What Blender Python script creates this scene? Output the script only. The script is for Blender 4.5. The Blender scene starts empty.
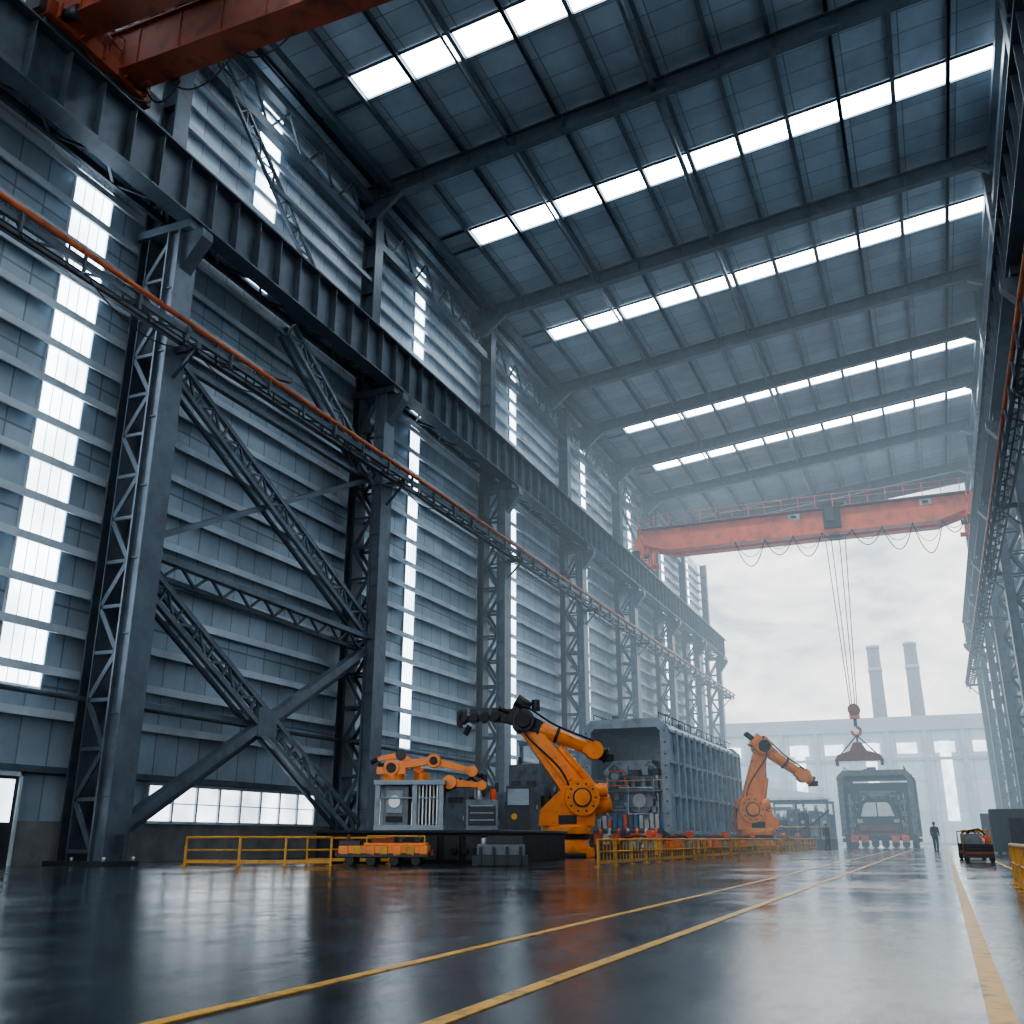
import bpy, bmesh, math, random
from mathutils import Vector, Matrix
random.seed(7)
V=Vector
scene=bpy.context.scene
PSI=math.radians(22.7); TH=math.radians(18.4)

# ------------------------------------------------------------ materials
def newmat(name):
    m=bpy.data.materials.new(name); m.use_nodes=True
    nt=m.node_tree; b=nt.nodes['Principled BSDF']
    return m,nt,b
def mat(name,col,rough=0.5,metal=0.0,var=0.25,scale=1.5,bump=0.0,stretch=(1,1,1),dirt=None,dirt_amt=0.0):
    m,nt,b=newmat(name); N=nt.nodes; L=nt.links
    b.inputs['Metallic'].default_value=metal
    tc=N.new('ShaderNodeTexCoord'); mp=N.new('ShaderNodeMapping'); mp.inputs['Scale'].default_value=stretch
    L.new(tc.outputs['Object'],mp.inputs[0])
    nz=N.new('ShaderNodeTexNoise'); nz.inputs['Scale'].default_value=scale; nz.inputs['Detail'].default_value=5; nz.inputs['Roughness'].default_value=0.65
    L.new(mp.outputs[0],nz.inputs[0])
    r=N.new('ShaderNodeValToRGB'); r.color_ramp.elements[0].position=0.3; r.color_ramp.elements[1].position=0.7
    c=V(col)
    r.color_ramp.elements[0].color=(*(c*(1-var)),1); r.color_ramp.elements[1].color=(*(c*(1+var*0.6)),1)
    L.new(nz.outputs[0],r.inputs[0])
    out=r.outputs[0]
    if dirt:
        n2=N.new('ShaderNodeTexNoise'); n2.inputs['Scale'].default_value=scale*2.3; n2.inputs['Detail'].default_value=6
        L.new(mp.outputs[0],n2.inputs[0])
        r2=N.new('ShaderNodeMapRange'); r2.inputs[1].default_value=0.52; r2.inputs[2].default_value=0.72; r2.inputs[3].default_value=0; r2.inputs[4].default_value=dirt_amt
        L.new(n2.outputs[0],r2.inputs[0])
        mx=N.new('ShaderNodeMixRGB'); L.new(r2.outputs[0],mx.inputs[0]); L.new(out,mx.inputs[1]); mx.inputs[2].default_value=(*dirt,1)
        out=mx.outputs[0]
    L.new(out,b.inputs['Base Color'])
    rr=N.new('ShaderNodeMapRange'); rr.inputs[3].default_value=max(0.05,rough-0.12); rr.inputs[4].default_value=min(1,rough+0.12)
    L.new(nz.outputs[0],rr.inputs[0]); L.new(rr.outputs[0],b.inputs['Roughness'])
    if bump:
        bp=N.new('ShaderNodeBump'); bp.inputs['Strength'].default_value=bump; bp.inputs['Distance'].default_value=0.02
        L.new(nz.outputs[0],bp.inputs['Height']); L.new(bp.outputs[0],b.inputs['Normal'])
    return m
def panelmat(name,col,axis,period,axis2,period2,rough=0.45,dark=0.45,w=0.05,metal=0.2):
    m,nt,b=newmat(name); N=nt.nodes; L=nt.links
    tc=N.new('ShaderNodeTexCoord'); sx=N.new('ShaderNodeSeparateXYZ'); L.new(tc.outputs['Object'],sx.inputs[0])
    def seam(ax,per,w):
        d=N.new('ShaderNodeMath'); d.operation='DIVIDE'; L.new(sx.outputs[ax],d.inputs[0]); d.inputs[1].default_value=per
        f=N.new('ShaderNodeMath'); f.operation='FRACT'; L.new(d.outputs[0],f.inputs[0])
        g=N.new('ShaderNodeMath'); g.operation='LESS_THAN'; L.new(f.outputs[0],g.inputs[0]); g.inputs[1].default_value=w
        fl=N.new('ShaderNodeMath'); fl.operation='FLOOR'; L.new(d.outputs[0],fl.inputs[0])
        return g.outputs[0],fl.outputs[0]
    s1,c1=seam(axis,period,w); s2,c2=seam(axis2,period2,w*0.6)
    mx=N.new('ShaderNodeMath'); mx.operation='MAXIMUM'; L.new(s1,mx.inputs[0]); L.new(s2,mx.inputs[1])
    cb=N.new('ShaderNodeCombineXYZ'); L.new(c1,cb.inputs[0]); L.new(c2,cb.inputs[1])
    wn=N.new('ShaderNodeTexWhiteNoise'); L.new(cb.outputs[0],wn.inputs[0])
    nz=N.new('ShaderNodeTexNoise'); nz.inputs['Scale'].default_value=0.35; nz.inputs['Detail'].default_value=7; nz.inputs['Roughness'].default_value=0.7
    L.new(tc.outputs['Object'],nz.inputs[0])
    ad=N.new('ShaderNodeMath'); ad.operation='MULTIPLY_ADD'; L.new(wn.outputs[0],ad.inputs[0]); ad.inputs[1].default_value=0.28; L.new(nz.outputs[0],ad.inputs[2])
    r=N.new('ShaderNodeMapRange'); r.inputs[1].default_value=0.3; r.inputs[2].default_value=0.95; r.inputs[3].default_value=0.65; r.inputs[4].default_value=1.2
    L.new(ad.outputs[0],r.inputs[0])
    dk=N.new('ShaderNodeMath'); dk.operation='MULTIPLY_ADD'; L.new(mx.outputs[0],dk.inputs[0]); dk.inputs[1].default_value=-dark; dk.inputs[2].default_value=1
    mu=N.new('ShaderNodeMath'); mu.operation='MULTIPLY'; L.new(r.outputs[0],mu.inputs[0]); L.new(dk.outputs[0],mu.inputs[1])
    vm=N.new('ShaderNodeVectorMath'); vm.operation='SCALE'; vm.inputs[0].default_value=col; L.new(mu.outputs[0],vm.inputs['Scale'])
    L.new(vm.outputs[0],b.inputs['Base Color']); b.inputs['Roughness'].default_value=rough; b.inputs['Metallic'].default_value=metal
    bp=N.new('ShaderNodeBump'); bp.inputs['Strength'].default_value=0.5; bp.inputs['Distance'].default_value=0.05; bp.invert=True
    L.new(mx.outputs[0],bp.inputs['Height']); L.new(bp.outputs[0],b.inputs['Normal'])
    return m
def glow(name,col,s,var=0.25,sc=0.6):
    m,nt,b=newmat(name); N=nt.nodes; L=nt.links
    b.inputs['Base Color'].default_value=(0.6,0.65,0.7,1); b.inputs['Roughness'].default_value=0.4
    tc=N.new('ShaderNodeTexCoord'); nz=N.new('ShaderNodeTexNoise'); nz.inputs['Scale'].default_value=sc; nz.inputs['Detail'].default_value=2
    L.new(tc.outputs['Object'],nz.inputs[0])
    r=N.new('ShaderNodeMapRange'); r.inputs[1].default_value=0.3; r.inputs[2].default_value=0.7; r.inputs[3].default_value=s*(1-var); r.inputs[4].default_value=s*(1+var)
    L.new(nz.outputs[0],r.inputs[0]); L.new(r.outputs[0],b.inputs['Emission Strength'])
    b.inputs['Emission Color'].default_value=(*col,1)
    return m

M_steel=mat('painted_steel_dark',(0.072,0.098,0.128),0.45,0.3,0.3,0.8,dirt=(0.05,0.035,0.028),dirt_amt=0.5)
M_steel2=mat('painted_steel_mid',(0.12,0.155,0.195),0.45,0.3,0.3,0.8,dirt=(0.06,0.045,0.035),dirt_amt=0.4)
M_girt=mat('galvanised_girt',(0.52,0.60,0.67),0.5,0.1,0.25,0.5)
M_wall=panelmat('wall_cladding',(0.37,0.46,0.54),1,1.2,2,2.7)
M_wallLit=panelmat('wall_cladding_upper_lit',(0.58,0.67,0.75),1,1.2,2,2.7)  # same cladding, brighter light above the girder put into its colour
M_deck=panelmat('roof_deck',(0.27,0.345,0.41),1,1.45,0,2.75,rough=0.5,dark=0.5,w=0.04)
M_conc=mat('concrete_plinth',(0.20,0.21,0.22),0.8,0,0.35,1.2,bump=0.3)
M_sky=glow('skylight_panel',(0.84,0.93,1.0),15.0,0.15)
M_strip=glow('translucent_panel',(0.80,0.91,1.0),5.4,0.4,0.35)
M_glass=glow('window_pane',(0.84,0.93,1.0),2.5,0.4)
M_red=mat('crane_red',(0.85,0.135,0.045),0.4,0.0,0.2,0.5,dirt=(0.30,0.06,0.02),dirt_amt=0.5)
M_redd=mat('crane_red_old',(0.26,0.06,0.03),0.5,0.1,0.4,0.7,dirt=(0.05,0.02,0.015),dirt_amt=0.8)
M_or=mat('robot_orange',(0.95,0.28,0.035),0.30,0.0,0.12,1.2,dirt=(0.38,0.12,0.03),dirt_amt=0.4)
M_yel=mat('safety_yellow',(0.70,0.35,0.05),0.45,0.0,0.2,2,dirt=(0.2,0.12,0.04),dirt_amt=0.5)
M_blk=mat('machine_black',(0.018,0.021,0.025),0.45,0.3,0.3,2)
M_dk=mat('machine_dark_grey',(0.045,0.055,0.065),0.45,0.4,0.3,2)
M_gr=mat('machine_grey',(0.16,0.20,0.24),0.45,0.3,0.25,1.2,dirt=(0.05,0.045,0.04),dirt_amt=0.5)
M_hs=mat('housing_paint',(0.27,0.34,0.41),0.42,0.2,0.25,0.8,dirt=(0.09,0.09,0.09),dirt_amt=0.5)
M_slv=mat('machined_metal',(0.50,0.55,0.60),0.35,0.6,0.25,2)
M_blu=mat('valve_blue',(0.06,0.20,0.42),0.4,0,0.2,2)
M_rust=mat('rail_orange',(0.42,0.12,0.05),0.5,0.1,0.3,1,dirt=(0.08,0.03,0.02),dirt_amt=0.7)
M_cable=mat('cable_rubber',(0.012,0.013,0.015),0.6,0,0.2,3)
M_white=mat('label_white',(0.6,0.62,0.62),0.5,0,0.1,3)
M_cbk=mat('chimney_concrete',(0.13,0.14,0.16),0.85,0,0.3,0.15)
M_fac=panelmat('factory_cladding',(0.42,0.50,0.57),0,6.0,2,5.0,rough=0.7,dark=0.3,w=0.04,metal=0)
M_facr=mat('factory_trim',(0.27,0.325,0.38),0.7,0,0.2,0.2)

def floormat():
    m,nt,b=newmat('polished_concrete_floor'); N=nt.nodes; L=nt.links
    tc=N.new('ShaderNodeTexCoord')
    n1=N.new('ShaderNodeTexNoise'); n1.inputs['Scale'].default_value=0.35; n1.inputs['Detail'].default_value=9; n1.inputs['Roughness'].default_value=0.65
    mp=N.new('ShaderNodeMapping'); mp.inputs['Scale'].default_value=(2.6,0.8,1); mp.inputs['Rotation'].default_value=(0,0,0.5); L.new(tc.outputs['Object'],mp.inputs[0])
    n2=N.new('ShaderNodeTexNoise'); n2.inputs['Scale'].default_value=1.8; n2.inputs['Detail'].default_value=13; n2.inputs['Roughness'].default_value=0.84
    L.new(tc.outputs['Object'],n1.inputs[0]); L.new(mp.outputs[0],n2.inputs[0])
    r=N.new('ShaderNodeValToRGB'); r.color_ramp.elements[0].position=0.40; r.color_ramp.elements[0].color=(0.010,0.014,0.019,1)
    r.color_ramp.elements[1].position=0.62; r.color_ramp.elements[1].color=(0.060,0.076,0.092,1)
    ad=N.new('ShaderNodeMath'); ad.operation='MULTIPLY_ADD'; L.new(n1.outputs[0],ad.inputs[0]); ad.inputs[1].default_value=0.5
    hf=N.new('ShaderNodeMath'); hf.operation='MULTIPLY'; hf.inputs[1].default_value=0.5; L.new(n2.outputs[0],hf.inputs[0]); L.new(hf.outputs[0],ad.inputs[2])
    L.new(ad.outputs[0],r.inputs[0]); L.new(r.outputs[0],b.inputs['Base Color'])
    rr=N.new('ShaderNodeMapRange'); rr.inputs[1].default_value=0.43; rr.inputs[2].default_value=0.60; rr.inputs[3].default_value=0.05; rr.inputs[4].default_value=0.27
    L.new(ad.outputs[0],rr.inputs[0]); L.new(rr.outputs[0],b.inputs['Roughness'])
    b.inputs['Specular IOR Level'].default_value=0.45
    bp=N.new('ShaderNodeBump'); bp.inputs['Strength'].default_value=0.22; bp.inputs['Distance'].default_value=0.008
    L.new(n2.outputs[0],bp.inputs['Height']); L.new(bp.outputs[0],b.inputs['Normal'])
    return m
M_floor=floormat()
M_ground=mat('yard_asphalt',(0.06,0.065,0.07),0.6,0,0.3,0.3)
M_line=mat('floor_paint_yellow',(0.70,0.38,0.06),0.4,0,0.15,3,dirt=(0.10,0.07,0.03),dirt_amt=0.85)

# ------------------------------------------------------------ mesh builder
class MB:
    def __init__(s,*mats): s.v=[];s.f=[];s.m=[];s.sm=[];s.mats=list(mats)
    def mi(s,m):
        if m not in s.mats: s.mats.append(m)
        return s.mats.index(m)
    def hull8(s,c,m):
        o=len(s.v); s.v+= [tuple(p) for p in c]; k=s.mi(m)
        for f in ((0,3,2,1),(4,5,6,7),(0,1,5,4),(1,2,6,5),(2,3,7,6),(3,0,4,7)):
            s.f.append(tuple(o+i for i in f)); s.m.append(k); s.sm.append(False)
    def box(s,c,d,m,rz=0):
        x,y,z=d[0]/2,d[1]/2,d[2]/2; R=Matrix.Rotation(rz,3,'Z'); c=V(c)
        s.hull8([c+R@V(p) for p in ((-x,-y,-z),(x,-y,-z),(x,y,-z),(-x,y,-z),(-x,-y,z),(x,-y,z),(x,y,z),(-x,y,z))],m)
    def bb(s,a,b,m):
        s.box([(a[i]+b[i])/2 for i in range(3)],[abs(b[i]-a[i]) for i in range(3)],m)
    def beam(s,p1,p2,w,h,m,up=(0,0,1),w2=None,h2=None):
        p1=V(p1);p2=V(p2);d=(p2-p1).normalized();up=V(up)
        if abs(d.dot(up))>0.99: up=V((1,0,0))
        a=d.cross(up).normalized(); u=a.cross(d)
        w2=w if w2 is None else w2; h2=h if h2 is None else h2
        q=[]
        for p,ww,hh in ((p1,w,h),(p2,w2,h2)):
            q+= [p-a*ww/2-u*hh/2,p+a*ww/2-u*hh/2,p+a*ww/2+u*hh/2,p-a*ww/2+u*hh/2]
        s.hull8(q,m)
    def ibeam(s,p1,p2,w,h,m,t=0.05,up=(0,0,1)):
        p1=V(p1);p2=V(p2);d=(p2-p1).normalized();up=V(up)
        a=d.cross(up).normalized();u=a.cross(d)
        s.beam(p1,p2,t,h-2*t,m,up); s.beam(p1+u*(h/2-t/2),p2+u*(h/2-t/2),w,t,m,up); s.beam(p1-u*(h/2-t/2),p2-u*(h/2-t/2),w,t,m,up)
    def cyl(s,p1,p2,r,m,r2=None,n=16,caps=True):
        p1=V(p1);p2=V(p2);d=(p2-p1).normalized();up=V((0,0,1)) if abs(d.z)<0.95 else V((1,0,0))
        a=d.cross(up).normalized();u=a.cross(d); r2=r if r2 is None else r2
        o=len(s.v);k=s.mi(m)
        for p,rr in ((p1,r),(p2,r2)):
            for i in range(n):
                t=2*math.pi*i/n; s.v.append(tuple(p+a*rr*math.cos(t)+u*rr*math.sin(t)))
        for i in range(n):
            j=(i+1)%n; s.f.append((o+i,o+j,o+n+j,o+n+i)); s.m.append(k); s.sm.append(True)
        if caps:
            s.f.append(tuple(o+i for i in range(n))[::-1]); s.m.append(k); s.sm.append(False)
            s.f.append(tuple(o+n+i for i in range(n))); s.m.append(k); s.sm.append(False)
    def ball(s,c,r,m,n=14,sc=(1,1,1)):
        o=len(s.v);k=s.mi(m);c=V(c);nr=n//2
        for i in range(nr+1):
            ph=math.pi*i/nr
            for j in range(n):
                t=2*math.pi*j/n
                s.v.append((c.x+r*sc[0]*math.sin(ph)*math.cos(t),c.y+r*sc[1]*math.sin(ph)*math.sin(t),c.z+r*sc[2]*math.cos(ph)))
        for i in range(nr):
            for j in range(n):
                j2=(j+1)%n; s.f.append((o+i*n+j,o+(i+1)*n+j,o+(i+1)*n+j2,o+i*n+j2)); s.m.append(k); s.sm.append(True)
    def tube(s,pts,r,m,n=6):
        for a,b in zip(pts[:-1],pts[1:]): s.cyl(a,b,r,m,n=n,caps=False)
    def sag(s,a,b,drop,r,m,n=10):
        a=V(a);b=V(b); s.tube([a.lerp(b,i/n)-V((0,0,drop*4*(i/n)*(1-i/n))) for i in range(n+1)],r,m)
    def prism(s,poly,axis,a,b,m):
        o=len(s.v);k=s.mi(m);n=len(poly)
        for t in (a,b):
            for p in poly:
                s.v.append({'X':(t,p[0],p[1]),'Y':(p[0],t,p[1]),'Z':(p[0],p[1],t)}[axis])
        for i in range(n):
            j=(i+1)%n; s.f.append((o+i,o+j,o+n+j,o+n+i)); s.m.append(k); s.sm.append(False)
        s.f.append(tuple(o+i for i in range(n))[::-1]); s.m.append(k); s.sm.append(False)
        s.f.append(tuple(o+n+i for i in range(n))); s.m.append(k); s.sm.append(False)
    def lat(s,p1,p2,off,n,cw,lw,m,posts=False,up=(1,0,0)):
        p1=V(p1);p2=V(p2);off=V(off)
        s.beam(p1,p2,cw,cw,m,up); s.beam(p1+off,p2+off,cw,cw,m,up)
        for i in range(n):
            a=p1.lerp(p2,i/n);b=p1.lerp(p2,(i+1)/n)
            if i%2: s.beam(a+off,b,lw,lw,m,up)
            else: s.beam(a,b+off,lw,lw,m,up)
            if posts: s.beam(a,a+off,lw,lw,m,up)
    def build(s,name,parent=None,loc=None,rz=0,bevel=0,recalc=True):
        me=bpy.data.meshes.new(name); me.from_pydata(s.v,[],s.f)
        for m in s.mats: me.materials.append(m)
        me.polygons.foreach_set('material_index',s.m); me.polygons.foreach_set('use_smooth',s.sm)
        if recalc:
            bm=bmesh.new(); bm.from_mesh(me); bmesh.ops.recalc_face_normals(bm,faces=bm.faces); bm.to_mesh(me); bm.free()
        me.update()
        ob=bpy.data.objects.new(name,me); scene.collection.objects.link(ob)
        if parent: ob.parent=parent
        if loc is not None: ob.location=loc
        ob.rotation_euler=(0,0,rz)
        if bevel:
            bv=ob.modifiers.new('bevel','BEVEL'); bv.width=bevel; bv.segments=2; bv.limit_method='ANGLE'
        return ob
def empty(name,loc,rz=0):
    e=bpy.data.objects.new(name,None); scene.collection.objects.link(e); e.location=loc; e.rotation_euler=(0,0,rz); return e

# ------------------------------------------------------------ shell
WX=-26.2; RX=8.2; Y0=-20; YE=127.5; YR=112.3
COLS=[-18.6,-4.1,10.3,24.95,40.5,56.2,71.8,86.8,101.0,114.0,126.6]
def roofz(x): return 35.6+0.11*(x+24)
def mir(x): return -18-x

fl=MB(); fl.bb((-27,Y0-6,-0.3),(9,128,0),M_floor); fl.build('floor')
gr=MB(); gr.bb((-160,128.0,-0.35),(120,420,-0.02),M_ground); gr.build('yard_ground')
b=MB()
b.bb((0.09,0,0.0),(0.21,125,0.006),M_line)
b.bb((-2.28,0,0.0),(-2.18,125,0.006),M_line)
b.bb((-3.45,0,0.0),(-3.36,70,0.006),M_line)
b.bb((1.55,22,0.0),(1.65,125,0.006),M_line)
b.build('floor_marking')

def side_wall(side):
    L=side=='left'
    fx=(lambda x:x) if L else mir
    w=MB()
    def bb(x0,x1,y0,y1,z0,z1,m): w.bb((fx(x0),y0,z0),(fx(x1),y1,z1),m)
    zt=36 if L else 39.6
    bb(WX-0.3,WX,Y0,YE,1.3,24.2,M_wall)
    bb(WX-0.3,WX,Y0,YE,24.2,zt-0.3,M_wallLit)
    bb(WX-0.35,WX+0.12,Y0,YE,0,1.3,M_conc)
    wall=w.build('wall_'+side)
    g=MB()
    z=4.6
    while z<zt-0.8:
        up=z>24.5
        g.bb((fx(WX),Y0,z),(fx(WX+0.34),YE,z+0.09),M_girt); g.bb((fx(WX+0.26),Y0,z-0.18),(fx(WX+0.34),YE,z),M_girt)
        z+=1.36 if not up else 1.15
    g.bb((fx(WX),Y0,2.75),(fx(WX+0.3),YE,2.95),M_steel2)
    g.cyl((fx(WX+0.5),Y0,5.15),(fx(WX+0.5),YE,5.15),0.09,M_steel,n=8)
    for y in COLS:
        g.cyl((fx(WX+0.45),y+1.1,0.2),(fx(WX+0.45),y+1.1,24),0.09,M_steel,n=8)
    g.build('wall_girts_'+side,parent=wall)
    s=MB(); fr=MB()
    low=[8.0,22.4,47.5,62.6,79,93.8,107.4,120.3]; upp=[17,32.0,47.6,62.6,79,93.8,107.4,120.3]
    for y in low:
        hw=0.85 if y<30 else 0.55
        s.bb((fx(WX+0.01),y-hw,5.4),(fx(WX+0.05),y+hw,24.0),M_strip)
        for yy in (y-hw-0.05,y+hw+0.05): fr.bb((fx(WX),yy-0.03,5.3),(fx(WX+0.09),yy+0.03,24.0),M_girt)
        for i in range(1,4): 
            yy=y-hw+2*hw*i/4; fr.bb((fx(WX+0.04),yy-0.012,5.4),(fx(WX+0.07),yy+0.012,24.0),M_girt)
        z=5.96
        while z<24: fr.bb((fx(WX+0.04),y-hw,z-0.02),(fx(WX+0.08),y+hw,z+0.02),M_girt); z+=1.36
    for y in upp:
        hw=0.8 if y<40 else 0.6
        s.bb((fx(WX+0.01),y-hw,25.0),(fx(WX+0.05),y+hw,zt-1.2),M_strip)
        for yy in (y-hw-0.05,y+hw+0.05): fr.bb((fx(WX),yy-0.03,25.0),(fx(WX+0.09),yy+0.03,zt-1.2),M_girt)
    s.build('window_1' if L else 'fill_strip_right'); fr.build('trim_1' if L else 'trim_2')  # right wall's glowing strips are added to light the left wall
    s=MB(); fr=MB()
    bands=[(28.6,39.2),(15.2,21.0),(43,52),(58,67)]
    for a,b in bands:
        s.bb((fx(WX+0.01),a,1.35),(fx(WX+0.06),b,2.62),M_glass)
        n=int((b-a)/1.28)
        for i in range(n+1):
            y=a+(b-a)*i/n; fr.bb((fx(WX),y-0.05,1.3),(fx(WX+0.14),y+0.05,2.7),M_girt)
        fr.bb((fx(WX),a,1.28),(fx(WX+0.2),b,1.38),M_girt); fr.bb((fx(WX),a,2.6),(fx(WX+0.16),b,2.72),M_girt)
        fr.bb((fx(WX),a,1.98),(fx(WX+0.1),b,2.02),M_girt)
    s.build('window_3' if L else 'window_4'); fr.build('trim_3' if L else 'trim_4')
side_wall('left'); side_wall('right')

d=MB(); x0=WX+0.13
d.bb((x0,21.4,0.0),(x0+0.08,22.9,2.6),M_dk); d.bb((x0,21.3,0.0),(x0+0.14,21.4,2.75),M_girt); d.bb((x0,22.9,0.0),(x0+0.14,23.0,2.75),M_girt)
d.bb((x0,21.3,2.6),(x0+0.14,23.0,2.75),M_girt); d.bb((x0+0.08,21.55,1.25),(x0+0.1,22.75,2.5),M_glass); d.cyl((x0+0.08,21.6,1.1),(x0+0.18,21.6,1.1),0.04,M_slv)
d.build('door_1')

# ------------------------------------------------------------ columns
def column(side,y):
    L=side=='left'; fx=(lambda x:x) if L else mir
    b=MB()
    def bb(x0,x1,y0,y1,z0,z1,m=M_steel): b.bb((fx(x0),y0,z0),(fx(x1),y1,z1),m)
    H=22.6
    bb(-24.30,-23.85,y-0.36,y+0.36,0,H,M_steel2)
    bb(-23.85,-23.78,y-0.52,y+0.52,0,H,M_steel2); bb(-24.37,-24.30,y-0.52,y+0.52,0,H,M_steel2)
    bb(-25.75,-25.7,y-0.45,y+0.45,0,H); bb(-25.35,-25.30,y-0.45,y+0.45,0,H); bb(-25.7,-25.35,y-0.1,y+0.1,0,H)
    n=14
    for i in range(n):
        z0=0.4+(H-0.8)*i/n; z1=0.4+(H-0.8)*(i+1)/n
        for yy in (y-0.40,y+0.40):
            a=(fx(-24.37),yy,z0);c=(fx(-25.33),yy,z1)
            if i%2: a=(fx(-25.33),yy,z0);c=(fx(-24.37),yy,z1)
            b.beam(a,c,0.07,0.17,M_steel,up=(0,0,1)) 
            b.beam((fx(-24.37),yy,z0),(fx(-25.33),yy,z0),0.07,0.12,M_steel,up=(0,0,1))
    z=2.0
    while z<H-1: bb(-24.30,-23.86,y-0.42,y+0.42,z,z+0.05); z+=2.6
    bb(-25.95,-23.5,y-0.75,y+0.75,0,0.12,M_dk)
    bb(-23.8,-23.55,y-0.06,y+0.06,0.12,0.9)
    for yy in (y-0.62,y+0.62):
        for x in (-23.62,-24.9): b.cyl((fx(x),yy,0.12),(fx(x),yy,0.24),0.05,M_slv,n=8)
    bb(-25.85,-23.3,y-0.55,y+0.55,H,H+0.35,M_steel)
    b.prism([(fx(-23.8),H-1.6),(fx(-23.8),H),(fx(-22.9),H),(fx(-22.9),H-0.35)],'Y',y-0.3,y+0.3,M_steel)
    zt=roofz(-25.2 if L else 7.2)-0.1
    bb(-25.7,-25.62,y-0.4,y+0.4,H+0.35,zt); bb(-24.98,-24.9,y-0.4,y+0.4,H+0.35,zt); bb(-25.62,-24.98,y-0.06,y+0.06,H+0.35,zt)
    z=H+1.5
    while z<zt-0.5:
        bb(-25.62,-24.98,y-0.38,y+0.38,z,z+0.04); z+=1.6
    b.build('steel_column')
for y in COLS:
    column('left',y); column('right',y)

# ------------------------------------------------------------ runway girders
def runway(side):
    L=side=='left'; fx=(lambda x:x) if L else mir
    b=MB(); X=-23.55
    b.bb((fx(X-0.03),Y0,23.0),(fx(X+0.03),YE+0.5,25.3),M_steel)
    b.bb((fx(X-0.38),Y0,22.95),(fx(X+0.38),YE+0.5,23.02),M_steel); b.bb((fx(X-0.42),Y0,25.3),(fx(X+0.42),YE+0.5,25.38),M_steel)
    y=Y0+0.5
    while y<YE:
        b.bb((fx(X-0.34),y,23.02),(fx(X+0.34),y+0.04,25.3),M_steel); y+=1.45
    b.bb((fx(X-0.05),Y0,25.38),(fx(X+0.05),YE,25.52),M_rust)
    b.bb((fx(-25.0),Y0,25.2),(fx(X-0.42),YE,25.28),M_steel)
    b.bb((fx(-24.95),Y0,23.2),(fx(-24.8),YE,23.5),M_steel)
    y=Y0
    while y<YE-1.5:
        b.beam((fx(X-0.2),y,23.1),(fx(-24.9),y+1.45,23.3),0.1,0.1,M_steel); b.beam((fx(-24.9),y+1.45,23.3),(fx(X-0.2),y+2.9,23.1),0.1,0.1,M_steel)
        y+=2.9
    for z in (25.9,26.4): b.cyl((fx(-24.85),Y0,z),(fx(-24.85),YE,z),0.025,M_rust,n=6)
    y=Y0
    while y<YE: b.bb((fx(-24.88),y,25.2),(fx(-24.82),y+0.05,26.4),M_rust); y+=1.8
    b.build('crane_runway_girder')
    b=MB(); zc=17.95
    for x in (-23.45,-22.75): b.bb((fx(x-0.07),Y0,zc-0.12),(fx(x+0.07),YE+1,zc+0.12),M_steel)
    y=Y0
    while y<YE-1:
        b.beam((fx(-23.45),y,zc),(fx(-22.75),y+0.9,zc),0.07,0.07,M_steel); b.beam((fx(-22.75),y+0.9,zc),(fx(-23.45),y+1.8,zc),0.07,0.07,M_steel)
        y+=1.8
    b.cyl((fx(-22.62),Y0,zc+0.3),(fx(-22.62),YE+1,zc+0.3),0.10,M_rust,n=8)
    b.cyl((fx(-23.0),Y0,zc-0.35),(fx(-23.0),YE+1,zc-0.35),0.04,M_cable,n=6)
    b.cyl((fx(-22.8),Y0,zc-0.3),(fx(-22.8),YE+1,zc-0.3),0.03,M_cable,n=6)
    b.cyl((fx(-23.4),Y0,zc+0.9),(fx(-23.4),YE,zc+0.9),0.03,M_steel,n=6)
    y=Y0+1
    while y<YE: 
        b.bb((fx(-22.68),y,zc-0.4),(fx(-22.58),y+0.08,zc+0.35),M_steel); b.bb((fx(-23.43),y,zc),(fx(-23.37),y+0.05,zc+0.9),M_steel); y+=2.4
    for y in COLS:
        b.bb((fx(-23.78),y-0.1,zc-0.35),(fx(-22.7),y+0.1,zc-0.12),M_steel)
        b.beam((fx(-23.78),y,zc-1.3),(fx(-22.8),y,zc-0.3),0.1,0.1,M_steel,up=(0,1,0))
        b.sag((fx(-22.9),y-5,zc-0.3),(fx(-22.9),y,zc-0.3),0.7,0.025,M_cable); b.sag((fx(-22.9),y,zc-0.3),(fx(-22.9),y+4,zc-0.3),0.5,0.025,M_cable)
    b.build('cable_rail_walkway')
runway('left'); runway('right')

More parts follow.
